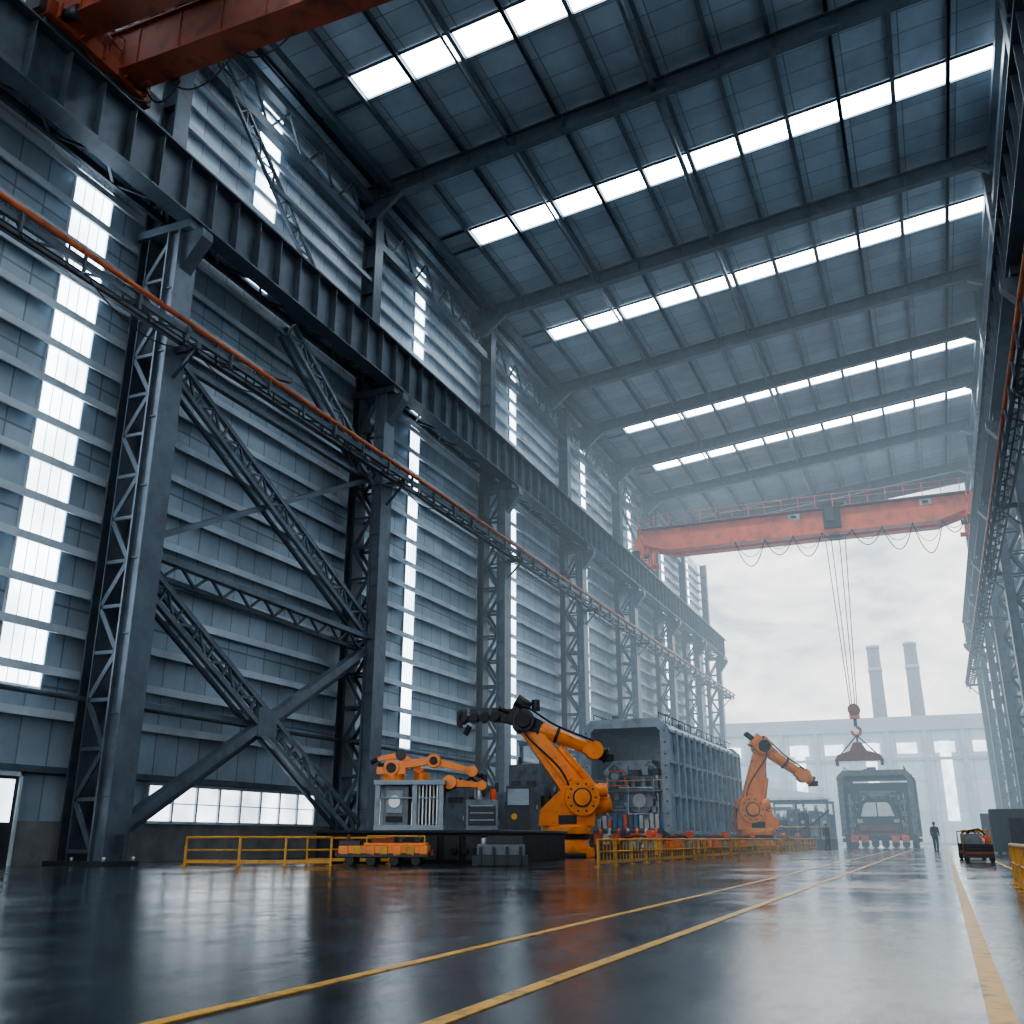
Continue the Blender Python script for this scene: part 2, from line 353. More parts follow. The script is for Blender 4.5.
# ------------------------------------------------------------ bracing
def bracing(y0,y1,name):
    b=MB(); X=-24.3
    a=y0+0.4;c=y1-0.4
    P=lambda y,z,dx=0:(X+dx,y,z)
    def dbl(p,q,w,n,lw=0.09):
        p=V(p);q=V(q);d=(q-p).normalized();nrm=V((1,0,0)).cross(d).normalized()*w
        b.lat(p-nrm/2,q-nrm/2,nrm,n,0.19,lw,M_steel2,posts=True)
        o=V((-0.5,0,0)); b.beam(p-nrm/2+o,q-nrm/2+o,0.14,0.14,M_steel,up=(1,0,0)); b.beam(p+nrm/2+o,q+nrm/2+o,0.14,0.14,M_steel,up=(1,0,0))
    dbl(P(a,17.6),P(c,10.3),0.75,18)
    b.beam(P(a,10.7,-0.35),P(c,18.0,-0.35),0.22,0.26,M_steel2,up=(1,0,0))
    b.beam(P(a,10.2),P(c,9.9),0.22,0.3,M_steel2,up=(1,0,0)); b.beam(P(a,9.6,-0.3),P(c,9.3,-0.3),0.18,0.24,M_steel,up=(1,0,0))
    for i in range(9):
        y=a+(c-a)*i/9; b.beam(P(y,10.2-.03*i),P(y+(c-a)/18,9.55-.03*i),0.08,0.1,M_steel,up=(1,0,0)); b.beam(P(y+(c-a)/18,9.55-.03*i),P(y+(c-a)/9,10.15-.03*i),0.08,0.1,M_steel,up=(1,0,0))
    dbl(P(a,9.4),P(c,1.0),0.75,16)
    b.beam(P(a-0.2,0.9,-0.1),P(c,9.3,-0.1),0.34,0.40,M_steel2,up=(1,0,0)); b.beam(P(a+0.6,0.8,-0.5),P(c+0.1,8.8,-0.5),0.2,0.3,M_steel,up=(1,0,0))
    b.beam(P(a,5.1,-0.4),P((a+c)/2,5.1,-0.4),0.2,0.25,M_steel2,up=(1,0,0)) 
    b.bb((X-0.15,(a+c)/2-0.6,4.6),(X+0.12,(a+c)/2+0.6,5.7),M_steel2)
    dbl(P(a+7,22.5),P(c,17.9),0.7,9)
    b.beam(P(a,18.3,-0.2),P(a+7.5,20.2,-0.2),0.2,0.25,M_steel,up=(1,0,0)) 
    b.beam(P(a,17.9,-0.3),P(c,17.9,-0.3),0.2,0.25,M_steel,up=(1,0,0))
    b2=lambda y,z:(X-0.85,y,z)
    b.lat(b2(a+1.5,33.0),b2(c-5.5,26.8),V((0,0.5,0.5)),14,0.14,0.07,M_steel,posts=True)
    b.beam(b2(a+5.8,29.6),b2(c,29.6),0.22,0.26,M_steel2,up=(1,0,0))
    b.build(name)
bracing(COLS[3],COLS[4],'cross_bracing')
b=MB(); X=-25.3
b.beam((X,COLS[7]+.4,26.5),(X,COLS[8]-.4,32),0.18,0.2,M_steel,up=(1,0,0)); b.beam((X,COLS[7]+.4,32),(X,COLS[8]-.4,26.5),0.18,0.2,M_steel,up=(1,0,0))
b.build('cross_bracing')
# ------------------------------------------------------------ roof
RAFT=[-18.6,-4.1,10.4,25.1,40.2,54.9,68.2,77.0,86.6,97.3,109.0]
STRIPS=[2.5,17.5,33.6,47.5,61.0,80.3,90.8]
PT=2.75
def roof():
    b=MB()
    xa,xb=WX-0.3,RX+0.3
    q=[]
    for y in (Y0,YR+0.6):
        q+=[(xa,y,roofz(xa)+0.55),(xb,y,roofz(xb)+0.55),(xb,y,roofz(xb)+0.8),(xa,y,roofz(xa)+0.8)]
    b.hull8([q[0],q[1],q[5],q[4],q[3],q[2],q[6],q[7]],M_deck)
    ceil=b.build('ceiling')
    r=MB()
    for y in RAFT:
        r.ibeam((WX,y,roofz(WX)-0.3),(RX,y,roofz(RX)-0.3),0.5,1.0,M_steel,0.08)
        x=WX+1.3
        while x<RX: r.bb((x,y-0.24,roofz(x)-0.75),(x+0.04,y+0.24,roofz(x)+0.15),M_steel); x+=PT
        r.prism([(-25.6,roofz(-25.6)-1.9),(-24.9,roofz(-24.9)-1.9),(-23.4,roofz(-23.4)-0.78),(-25.6,roofz(-25.6)-0.78)],'Y',y-0.15,y+0.15,M_steel)
        r.prism([(7.6,roofz(7.6)-1.5),(7.2,roofz(7.2)-1.5),(6.2,roofz(6.2)-0.78),(7.6,roofz(7.6)-0.78)],'Y',y-0.15,y+0.15,M_steel)
    r.build('roof_rafters',parent=ceil)
    p=MB()
    x=WX+1.05
    while x<RX+0.1:
        z=roofz(x)
        p.bb((x-0.05,Y0,z+0.2),(x+0.05,YR+0.5,z+0.55),M_steel); p.bb((x-0.11,Y0,z+0.2),(x+0.11,YR+0.5,z+0.235),M_steel)
        x+=PT
    for x,w_ in ((-9.0,0.14),(-17.0,0.08)):
        p.cyl((x,Y0,roofz(x)-0.3),(x,YR,roofz(x)-0.3),w_,M_steel,n=8)
    for x,dz in ((-25.3,-0.8),(-24.2,-0.2),(-25.3,-3.0),(mir(-25.3),-0.8),(mir(-25.3),-3.0)):
        z=roofz(x)+dz; p.bb((x-0.2,Y0,z-0.25),(x+0.2,YR+0.5,z+0.25),M_steel)
    y=Y0
    while y<YR-2:
        z=roofz(-25.3)
        p.beam((-25.3,y,z-0.9),(-25.3,y+1.45,z-2.9),0.1,0.1,M_steel,up=(1,0,0)); p.beam((-25.3,y+1.45,z-2.9),(-25.3,y+2.9,z-0.9),0.1,0.1,M_steel,up=(1,0,0)); y+=2.9
    p.build('roof_purlins',parent=ceil)
    s=MB(); t=MB()
    for yc in STRIPS:
        for i in range(11):
            a=WX+1.05+PT*(i+1)+0.11; c=a+PT-0.22
            za,zc=roofz(a)+0.50,roofz(c)+0.50
            s.hull8([(a,yc-0.85,za),(c,yc-0.85,zc),(c,yc+0.85,zc),(a,yc+0.85,za),(a,yc-0.85,za+0.04),(c,yc-0.85,zc+0.04),(c,yc+0.85,zc+0.04),(a,yc+0.85,za+0.04)],M_sky)
        for yy in (yc-0.9,yc+0.9):
            t.beam((WX+1,yy,roofz(WX+1)+0.45),(RX-0.3,yy,roofz(RX-0.3)+0.45),0.09,0.14,M_steel)
    s.build('window_5'); t.build('trim_5')
    g=MB()
    g.hull8([(WX,YR+0.65,roofz(WX)-0.9),(RX,YR+0.65,roofz(RX)-0.9),(RX,YR+0.85,roofz(RX)-0.9),(WX,YR+0.85,roofz(WX)-0.9),(WX,YR+0.65,roofz(WX)+0.8),(RX,YR+0.65,roofz(RX)+0.8),(RX,YR+0.85,roofz(RX)+0.8),(WX,YR+0.85,roofz(WX)+0.8)],M_steel)
    g.build('trim_6')
roof()

# ------------------------------------------------------------ overhead cranes
def crane(Y,m,gs,depth,name,trolleyx=None,hook=None,z0=26.9,hc=2.6,end_h=0.95,over=1.6):
    e=empty(name,(0,Y,0))
    b=MB(); xl,xr=-23.6,5.6
    for y in gs:
        prof=[(xl-0.3,z0+(0.9 if hc>1 else 0.1)),(xl+hc,z0),(xr-hc,z0),(xr+0.3,z0+(0.9 if hc>1 else 0.1)),(xr+0.3,z0+depth),(xl-0.3,z0+depth)]
        b.prism(prof,'Y',y-0.42,y+0.42,m)
        b.bb((xl-0.3,y-0.55,z0+depth),(xr+0.3,y+0.55,z0+depth+0.07),m); b.bb((xl+hc,y-0.55,z0-0.05),(xr-hc,y+0.55,z0),m)
        b.bb((xl,y-0.06,z0+depth+0.07),(xr,y+0.06,z0+depth+0.2),M_dk)
        x=xl+1
        while x<xr: b.bb((x,y-0.46,z0+0.1 if xl+hc<x<xr-hc else z0+0.95),(x+0.05,y+0.46,z0+depth),m); x+=1.8
    b.build('bridge_girders',parent=e)
    b=MB()
    ga,gb=min(gs)-over,max(gs)+over
    for x in (xl,xr):
        b.bb((x-0.35,ga,25.95),(x+0.35,gb,z0+end_h),m)
        for y in (ga+0.5,gb-0.5,ga+1.3,gb-1.3):
            b.cyl((x-0.12,y,25.95),(x+0.12,y,25.95),0.42,M_dk,n=16)
        b.bb((x-0.5,ga-0.25,26.0),(x+0.2,ga,26.7),M_blk); b.bb((x-0.5,gb,26.0),(x+0.2,gb+0.25,26.7),M_blk)
        s=1 if x<0 else -1
        b.cyl((x+s*0.35,ga+0.6,26.3),(x+s*1.0,ga+0.6,26.3),0.22,M_dk,n=12); b.cyl((x+s*0.35,gb-0.6,26.3),(x+s*1.0,gb-0.6,26.3),0.22,m,n=12)
        for i in range(5): b.bb((x+s*0.3,ga+0.3+i*(gb-ga-0.6)/4,26.0),(x+s*0.5,ga+0.36+i*(gb-ga-0.6)/4,z0+end_h),m)
        for z in (z0+end_h+0.5,z0+end_h+1.0): b.cyl((x+s*0.3,ga,z),(x+s*0.3,gb,z),0.03,m,n=6)
        y=ga
        while y<gb+0.01: b.cyl((x+s*0.3,y,z0+end_h),(x+s*0.3,y,z0+end_h+1.0),0.03,m,n=6); y+=(gb-ga)/6
        if trolleyx is None and x<0:
            b.bb((x-1.3,ga,27.6),(x-0.2,gb,27.75),m); b.lat((x-1.2,ga,27.7),(x-1.2,gb,27.7),(0,0,1.5),8,0.1,0.07,m,posts=True)
            b.sag((x+0.5,gb-0.5,26.4),(x+1.6,gb+0.1,26.6),0.9,0.04,M_cable); b.sag((x+0.3,ga+1,26.2),(x+0.4,gb,26.0),0.7,0.04,M_cable)
            b.sag((x+1.6,gb-0.6,26.2),(x+4.6,gb-0.6,26.2),1.0,0.03,M_cable); b.sag((x+4.6,gb-0.6,26.2),(x+7,gb-0.6,26.2),0.6,0.03,M_cable)
    b.build('end_trucks',parent=e)
    b=MB()
    y=min(gs)-0.9
    for z in (z0+depth+0.6,z0+depth+1.1): b.cyl((xl,y,z),(xr,y,z),0.025,m,n=6)
    x=xl
    while x<xr+0.1: b.bb((x-0.03,y-0.03,z0+depth-0.2),(x+0.03,y+0.03,z0+depth+1.1),m); x+=1.5
    b.bb((xl,y-0.1,z0+depth-0.2),(xr,min(gs)-0.4,z0+depth-0.12),M_dk)
    b.build('service_walkway',parent=e)
    b=MB(); yf=min(gs)-0.44
    for x in (xl+14.5,xr-3.5): b.bb((x-0.5,yf-0.03,z0+depth-0.8),(x+0.5,yf,z0+depth-0.25),M_white); b.bb((x-0.3,yf-0.05,z0+depth-0.65),(x+0.2,yf-0.02,z0+depth-0.4),M_blk)
    b.build('rating_plates',parent=e)
    if trolleyx is not None:
        b=MB(); x=trolleyx; zt=z0+depth
        b.bb((x-1.2,min(gs)-0.5,zt+0.25),(x+1.2,max(gs)+0.5,zt+0.65),M_dk)
        b.cyl((x-0.9,0,zt+0.9),(x+0.9,0,zt+0.9),0.35,M_dk,n=18)
        b.bb((x-0.75,min(gs)-0.8,z0+0.3),(x+0.75,min(gs)-0.48,zt+0.3),M_blk)
        b.bb((x-0.55,min(gs)-0.95,z0+0.9),(x+0.2,min(gs)-0.8,zt-0.2),M_dk)
        b.bb((x-0.5,-0.4,z0-0.3),(x+0.5,0.4,zt+0.3),M_blk)
        b.build('trolley',parent=e)
        hz=hook
        b=MB()
        for dx,dx2 in ((-0.85,-0.28),(-0.35,-0.12),(0.35,0.12),(0.85,0.28)):
            b.cyl((x+dx,0,z0-0.4),(x+dx2,0,hz+1.6),0.04,M_cable,n=6)
        b.build('hoist_ropes',parent=e)
        b=MB()
        b.bb((x-0.42,-0.3,hz+0.5),(x+0.42,0.3,hz+1.55),M_red); b.cyl((x,-0.36,hz+1.25),(x,0.36,hz+1.25),0.5,M_redd,n=20)
        b.cyl((x,0,hz+0.55),(x,0,hz-0.1),0.14,M_dk)
        pts=[(x,0,hz-0.1)]+[(x+0.36*math.cos(math.radians(a)),0,hz-0.55+0.36*math.sin(math.radians(a))) for a in range(90,-190,-25)]
        b.tube(pts,0.13,M_red,n=8)
        b.prism([(x-2.0,hz-3.0),(x+2.0,hz-3.0),(x+1.7,hz-2.5),(x+0.7,hz-2.2),(x+0.3,hz-1.5),(x-0.3,hz-1.5),(x-0.7,hz-2.2),(x-1.7,hz-2.5)],'Y',-0.4,0.4,M_redd)
        for dx in (-1.5,1.5): b.cyl((x,0,hz-0.9),(x+dx,0,hz-2.5),0.06,M_cable,n=6)
        b.cyl((x,0,hz-0.9),(x,0,hz-2.0),0.1,M_redd,n=6)
        for dx in (-1.8,1.8): b.bb((x+dx-0.12,-0.25,hz-3.4),(x+dx+0.12,0.25,hz-2.9),M_dk)
        b.build('hook_block',parent=e)
        b=MB(); xs=[-14.5,-11.8,-9.3,-6.8,-4.2,-1.7,0.8,3.2,5]; dr=[2.4,1.6,2.0,0.8,1.5,2.2,2.8,1.2]
        for a,c,q in zip(xs[:-1],xs[1:],dr): b.sag((a,-1.9,z0-0.2),(c,-1.9,z0-0.2),q,0.045,M_cable); b.sag((a,-1.7,z0-0.2),(c,-1.7,z0-0.2),q*0.6,0.03,M_cable)
        for a in xs: b.bb((a-0.05,-1.95,z0-0.25),(a+0.05,-1.3,z0-0.1),M_dk)
        b.build('festoon_cables',parent=e)
    return e
crane(90,M_red,(-0.95,0.95),2.3,'overhead_crane',-5.8,10.0)
crane(19.4,M_redd,(-1.3,1.2),1.7,'overhead_crane',z0=26.2,hc=0.4,end_h=0.35,over=1.0)

# ------------------------------------------------------------ robots
def robot(name,loc,rz,pts,tool=None,thick=1.0):
    e=empty(name,loc,rz)
    sh,el,wr=[V((p[0],0,p[1])) for p in pts]
    k=thick
    b=MB()
    b.cyl((0,0,0),(0,0,0.18),1.35*k,M_dk,n=28); b.cyl((0,0,0.18),(0,0,0.75),1.05*k,M_or,r2=0.95*k,n=28)
    for i in range(4):
        a=math.pi/4+i*math.pi/2; b.box((1.05*k*math.cos(a),1.05*k*math.sin(a),0.2),(0.7*k,0.5*k,0.4),M_or,rz=a)
    b.cyl((0,0,0.75),(0,0,0.95),1.0*k,M_blk,n=28)
    b.cyl((0,0,0.95),(0,0,1.35),1.15*k,M_or,n=28)
    b.build('base',parent=e,bevel=0.04)
    b=MB()
    ck=[(-1.25*k,1.3),(1.2*k,1.3),(1.25*k,1.9),(sh.x+0.75*k,sh.z),(sh.x+0.3*k,sh.z+0.8*k),(sh.x-0.6*k,sh.z+0.65*k),(-1.2*k,2.0)]
    b.prism(ck,'Y',-0.75*k,-0.35*k,M_or); b.prism(ck,'Y',0.45*k,0.8*k,M_or)
    b.bb((-1.2*k,-0.4*k,1.3),(1.1*k,0.5*k,1.75),M_or)
    b.cyl((sh.x,-1.0*k,sh.z),(sh.x,0.95*k,sh.z),0.78*k,M_or,n=28); b.cyl((sh.x,-1.08*k,sh.z),(sh.x,-0.98*k,sh.z),0.42*k,M_dk,n=24)
    b.cyl((sh.x,-1.15*k,sh.z),(sh.x,-1.06*k,sh.z),0.35*k,M_or,n=20)
    for i in range(10):
        a=i*math.pi/5; c=V((sh.x+0.6*k*math.cos(a),0,sh.z+0.6*k*math.sin(a))); b.cyl(c+V((0,-1.04*k,0)),c+V((0,-0.98*k,0)),0.05*k,M_dk,n=8)
    b.cyl((-0.9*k,-0.2*k,1.7),(-0.9*k,-0.2*k,2.6),0.28*k,M_blk,n=16); b.cyl((-0.9*k,0.35*k,1.7),(-0.9*k,0.35*k,2.5),0.25*k,M_or,n=16)
    b.cyl((sh.x+0.5*k,0,sh.z-0.4),(sh.x+1.35*k,0,sh.z-0.2),0.4*k,M_or,n=18); b.cyl((sh.x+0.2,-0.5*k,sh.z+0.3),(sh.x+1.15*k,-0.5*k,sh.z+0.35),0.3*k,M_or,n=18)
    b.bb((-0.4*k,-0.82*k,1.4),(0.4*k,-0.74*k,1.75),M_dk)
    b.build('carousel',parent=e,bevel=0.03)
    b=MB()
    d=(el-sh).normalized()
    b.beam(sh-d*0.2,el+d*0.1,0.75*k,1.15*k,M_or,up=V((d.z,0,-d.x)),w2=0.55*k,h2=0.75*k)
    b.beam(sh+d*0.9+V((0,-0.40*k,0)),el-d*0.7+V((0,-0.3*k,0)),0.1,0.45*k,M_or,up=V((d.z,0,-d.x)),h2=0.28*k)
    nrm=V((d.z,0,-d.x))
    b.cyl(sh+nrm*0.75*k+d*0.1,sh+nrm*0.6*k+(el-sh)*0.55,0.2*k,M_or,n=14); b.cyl(sh+nrm*0.6*k+(el-sh)*0.55,sh+nrm*0.3*k+(el-sh)*0.85,0.09*k,M_slv,n=10)
    b.build('lower_arm',parent=e,bevel=0.05)
    b=MB()
    b.cyl(el+V((0,-0.75*k,0)),el+V((0,0.7*k,0)),0.52*k,M_or if tool is None else M_dk,n=24); b.cyl(el+V((0,-0.92*k,0)),el+V((0,-0.74*k,0)),0.36*k,M_blk,n=20)
    f=(wr-el).normalized(); fn=V((-f.z,0,f.x))
    b.beam(el-f*0.7*k+fn*0.1,el+f*0.9*k,0.8*k,0.85*k,M_dk if tool else M_or,up=fn,w2=0.62*k,h2=0.62*k)
    for yy in (-0.25,0.0,0.25): b.cyl(el-f*0.7*k+fn*0.1+V((0,yy*k,0)),el-f*1.25*k+fn*0.15+V((0,yy*k,0)),0.12*k,M_blk,n=12)
    b.cyl(el+f*0.85*k,wr-f*0.35*k,0.36*k,M_or,r2=0.28*k,n=20)
    b.cyl(el+f*1.6*k,el+f*1.75*k,0.38*k,M_dk,n=20)
    b.build('upper_arm',parent=e,bevel=0.03)
    b=MB()
    b.cyl(wr+V((0,-0.35*k,0)),wr+V((0,0.35*k,0)),0.42*k,M_or,n=20); b.beam(wr-f*0.5*k,wr+f*0.1,0.55*k,0.6*k,M_or,up=fn)
    w2=wr+f*0.55*k; b.cyl(wr+f*0.2*k,w2,0.3*k,M_or if not tool else M_blk,n=16); b.cyl(w2,w2+f*0.1,0.36*k,M_blk,n=18)
    b.box(w2+f*0.2+V((0,0,-0.05)),(0.35*k,0.6*k,0.3*k),M_blk)
    b.build('wrist',parent=e,bevel=0.02)
    b=MB()
    P=[sh+V((-0.2,-0.8*k,-0.6)),sh+V((-0.4,-0.9*k,0.5))+d*0.8,el+V((0.1,-0.75*k,-0.6)),el+V((0,-0.7*k,0.6)),el+f*1.6*k+V((0,-0.4*k,0.4)),wr+V((0,-0.35*k,0.4))]
    pp=[]
    for i in range(len(P)-1):
        p0=P[max(i-1,0)];p1=P[i];p2=P[i+1];p3=P[min(i+2,len(P)-1)]
        for t in [j/8 for j in range(8)]:
            pp.append(0.5*((2*p1)+(p2-p0)*t+(2*p0-5*p1+4*p2-p3)*t*t+(3*p1-p0-3*p2+p3)*t**3))
    pp.append(P[-1]); b.tube(pp,0.045*k,M_blk,n=8)
    b.build('dress_pack',parent=e)
    if tool:
        b=MB(); t0=el+V((-0.3,0,0.25)); t1=V((tool[0],0,tool[1]))
        b.beam(t0,t0.lerp(t1,0.35),0.8*k,0.7*k,M_blk,w2=0.5*k,h2=0.45*k); b.beam(t0.lerp(t1,0.3),t1,0.34*k,0.28*k,M_dk)
        for u in (0.4,0.6,0.8,1.0):
            p=t0.lerp(t1,u); b.cyl(p+V((0,-0.55*k,0)),p+V((0,0.55*k,0)),0.2*k,M_blk,n=14); b.box(p+V((0,0,0.3)),(0.35,0.5,0.25),M_dk)
        b.box(t1+V((-0.15,0,0)),(0.25,1.1,0.65),M_blk); b.cyl(t1+V((0.3,0,-0.3)),t1+V((0.1,0,-0.7)),0.13,M_dk,n=10)
        b.cyl(t0+V((0.6,0,0.35)),t0+V((0.0,0,0.75)),0.3*k,M_blk,n=14); b.cyl(t0+V((0.9,-0.3,0.2)),t0+V((0.9,-0.3,0.7)),0.2*k,M_dk,n=14)
        b.build('end_effector',parent=e,bevel=0.015)
    return e
robot('industrial_robot',(-15.5,43.4,0),PSI,[(0.65,2.5),(-1.95,5.9),(1.3,4.6)],tool=(-4.7,6.0))
robot('industrial_robot',(-10.9,66,0),PSI,[(-0.35,2.5),(0.75,6.4),(3.3,4.6)],thick=1.05)

# ------------------------------------------------------------ machine housings
def housing(name,xc,y0,w,h,L,zb=0.9,rib=1.5,c=0.45,M=None):
    M=M or M_hs
    e=empty(name,(xc,y0,0))
    b=MB(); t=0.35; hw=w/2
    outer=[(-hw,zb),(-hw,h-c),(-hw+c,h),(hw-c,h),(hw,h-c),(hw,zb)]
    inner=[(-hw+t,zb+0.25),(-hw+t,h-c-0.1),(-hw+c+0.1,h-t),(hw-c-0.1,h-t),(hw-t,h-c-0.1),(hw-t,zb+0.25)]
    for i in range(5):
        o0,o1,i0,i1=outer[i],outer[i+1],inner[i],inner[i+1]
        q=[(o0[0],0,o0[1]),(o1[0],0,o1[1]),(i1[0],0,i1[1]),(i0[0],0,i0[1])]; q+=[(a,L,z) for a,_,z in q]
        b.hull8(q,M)
    for y in (-0.12,L):
        for i in range(5):
            o0,o1,i0,i1=[(p[0]*1.04,p[1]+(0.14 if p[1]>h-c-0.2 else 0)) for p in (outer[i],outer[i+1])]+[inner[i],inner[i+1]]
            q=[(o0[0],y,o0[1]),(o1[0],y,o1[1]),(i1[0],y,i1[1]),(i0[0],y,i0[1])]; q+=[(a,y+0.25,z) for a,_,z in q]
            b.hull8(q,M)
    b.bb((-hw,0,zb),(hw,L,zb+0.25),M_dk)
    b.bb((-hw+0.3,L-0.3,zb),(hw-0.3,L-0.1,h-0.5),M_dk)
    y=rib
    while y<L-0.3:
        for sx in (-1,1): b.bb((sx*hw,y-0.1,zb),(sx*(hw+0.22),y+0.1,h-c+0.05),M)
        b.bb((-hw+c,y-0.1,h),(hw-c,y+0.1,h+0.15),M)
        y+=rib
    for sx in (-1,1):
        for z in (zb+0.1,zb+(h-zb)*0.33,zb+(h-zb)*0.62,h-c-0.15): b.bb((sx*hw,0,z),(sx*(hw+0.17),L,z+0.16),M)
    for i in range(9):
        z=zb+0.5+i*(h-c-zb-0.6)/8
        for sx in (-1,1): b.cyl((sx*(hw-0.1),-0.18,z),(sx*(hw-0.1),-0.12,z),0.05,M_dk,n=8)
    b.build('shell',parent=e,bevel=0.02)
    b=MB()
    b.bb((-hw+0.1,0.2,zb-0.3),(hw-0.1,L-0.2,zb),M_dk)
    y=0.8; i=0
    while y<L-0.5:
        for sx in (-1,1):
            b.cyl((sx*(hw-0.1),y,0.32),(sx*(hw-0.5),y,0.32),0.32,M_blk,n=16); b.bb((sx*(hw-0.45),y-0.5,0.45),(sx*(hw+0.1),y+0.5,zb-0.1),M_red if i%2 else M_blk)
            b.cyl((sx*(hw+0.05),y,0.62),(sx*(hw+0.2),y,0.62),0.14,M_redd,n=10)
        y+=1.3; i+=1
    b.build('bogie_frame',parent=e)
    b=MB() 
    for i in range(int(L/1.3)):
        x=random.uniform(-hw+c,hw-c-0.5); s=random.uniform(0.3,0.8); b.bb((x,i*1.3+0.3,h),(x+s,i*1.3+0.3+s,h+random.uniform(0.2,0.45)),random.choice([M_gr,M_dk,M_slv]))
    for x in (-hw+c,hw-c): 
        b.cyl((x,0.2,h+0.45),(x,L-0.2,h+0.45),0.03,M_dk,n=6)
        y=0.2
        while y<L: b.cyl((x,y,h),(x,y,h+0.45),0.025,M_dk,n=6); y+=1.5
    b.build('roof_equipment',parent=e)
    return e
def engine(parent,xc,y,zb,w,h,red=True):
    b=MB()
    r=min(w*0.16,h*0.17); cz=zb+h*0.36; cx=xc+w*0.14
    b.cyl((cx,y,cz),(cx,y+2.2,cz),r,M_hs,n=28); b.cyl((cx,y-0.15,cz),(cx,y,cz),r*1.12,M_hs,n=28); b.cyl((cx,y-0.35,cz),(cx,y-0.15,cz),r*0.6,M_slv,n=24)
    b.bb((xc-w*0.45,y+0.1,zb),(xc+w*0.45,y+2.5,zb+h*0.17),M_hs)
    for i in range(13):
        x=xc-w*0.45+w*0.9*i/12; hh=random.uniform(0.3,0.9)*h*0.45; z0=zb+h*0.03
        b.bb((x-0.1,y-0.3,z0),(x+0.1,y+0.3,z0+0.15+hh*0.45),random.choice([M_gr,M_hs,M_blu,M_slv,M_red,M_white]))
    for row in range(4):
        z0=zb+h*(0.22+0.15*row)
        for j in range(6):
            x=xc-w*0.42+w*0.84*(j+0.5)/6+random.uniform(-.08,.08); ww=random.uniform(0.18,0.34); hh=random.uniform(0.2,0.5)
            b.bb((x-ww/2,y+random.uniform(-0.35,0.1),z0),(x+ww/2,y+0.9,z0+hh),random.choice([M_gr,M_hs,M_dk,M_slv,M_hs,M_gr]))
    for sx in (-1,1):
        b.cyl((xc+sx*w*0.36,y+0.3,zb),(xc+sx*w*0.36,y+0.3,zb+h*0.75),0.13,M_slv,n=12)
        b.cyl((xc+sx*w*0.44,y+0.0,zb),(xc+sx*w*0.44,y+0.0,zb+h*0.62),0.09,M_hs,n=12)
        b.tube([(xc+sx*w*0.36,y+0.3,zb+h*0.75),(xc+sx*w*0.25,y+0.2,zb+h*0.82),(xc+sx*0.1,y+0.5,zb+h*0.7)],0.1,M_hs,n=10)
    b.cyl((xc-w*0.22,y-0.1,zb+h*0.66),(xc-w*0.22,y+0.8,zb+h*0.66),0.25,M_hs,n=18); b.cyl((xc-w*0.22,y-0.16,zb+h*0.66),(xc-w*0.22,y-0.1,zb+h*0.66),0.17,M_slv,n=18)
    for i in range(9):
        a=V((xc+random.uniform(-.42,.42)*w,y-0.2,zb+random.uniform(.15,.75)*h)); c=V((xc+random.uniform(-.42,.42)*w,y-0.1,zb+random.uniform(.15,.75)*h)); m_=V((a.x,y-0.4,c.z)); b.tube([a,m_,c],0.04,random.choice([M_slv,M_hs,M_blk,M_red]),n=8)
    b.bb((xc-w*0.3,y+0.3,zb+h*0.74),(xc+w*0.3,y+1.8,zb+h*0.86),M_hs)
    b.bb((xc-w*0.47,y-0.5,zb+h*0.46),(xc+w*0.47,y+0.4,zb+h*0.475),M_gr)
    b.cyl((xc-w*0.47,y-0.5,zb+h*0.6),(xc+w*0.47,y-0.5,zb+h*0.6),0.03,M_yel,n=6)
    b.build('internal_machinery',parent=parent,bevel=0.01)
    if red:
        b=MB()
        n=9
        for i in range(n):
            x=xc-w*0.5+w*i/(n-1)
            b.cyl((x,y-3.0,0.28),(x,y-2.0,0.28),0.24,M_redd,n=14); b.bb((x-0.17,y-3.1,0.5),(x+0.17,y-1.9,1.0),(M_red,M_dk,M_red,M_white)[i%4]); b.cyl((x,y-3.15,0.7),(x,y-3.1,0.7),0.1,M_red,n=10); b.cyl((x,y-2.5,1.0),(x,y-2.5,1.25),0.09,M_slv if i%2 else M_red,n=10)
        b.bb((xc-w*0.53,y-3.05,0.42),(xc+w*0.53,y-1.9,0.55),M_redd); b.bb((xc-w*0.5,y-2.0,0.85),(xc+w*0.5,y-0.9,0.98),M_dk)
        b.build('drive_bogie',parent=parent)
h1=housing('machine_housing',-15.0,51.5,4.5,6.7,20.5,rib=1.45)
engine(h1,0.0,0.7,1.15,3.8,4.2)
h2=housing('machine_housing',-4.9,92,5.9,6.2,9,zb=0.9,rib=1.5,c=0.5,M=M_gr)
engine(h2,0.0,2.0,1.1,5.0,4.2,False)
b=MB()
b.bb((-2.3,-0.9,0.75),(2.3,0.8,1.2),M_redd)
b.prism([(-1.75,1.2),(1.75,1.2),(1.75,2.4),(1.35,3.6),(0.9,3.95),(-0.9,3.95),(-1.35,3.6),(-1.75,2.4)],'Y',-0.8,1.0,M_dk)
b.prism([(-1.35,2.5),(1.35,2.5),(1.05,3.45),(0.8,3.65),(-0.8,3.65),(-1.05,3.45)],'Y',-0.86,-0.8,M_slv)
b.bb((-1.5,-0.95,1.35),(1.5,-0.8,1.8),M_redd); b.bb((-0.05,-0.9,2.5),(0.05,-0.84,3.65),M_dk)
for x in (-2.0,-1.2,-0.4,0.4,1.2,2.0): b.bb((x-0.3,-1.2,0.45),(x+0.3,-0.7,1.0),M_red if abs(x)>1 else M_dk); b.cyl((x,-1.1,0.3),(x,-0.5,0.3),0.3,M_blk,n=14)
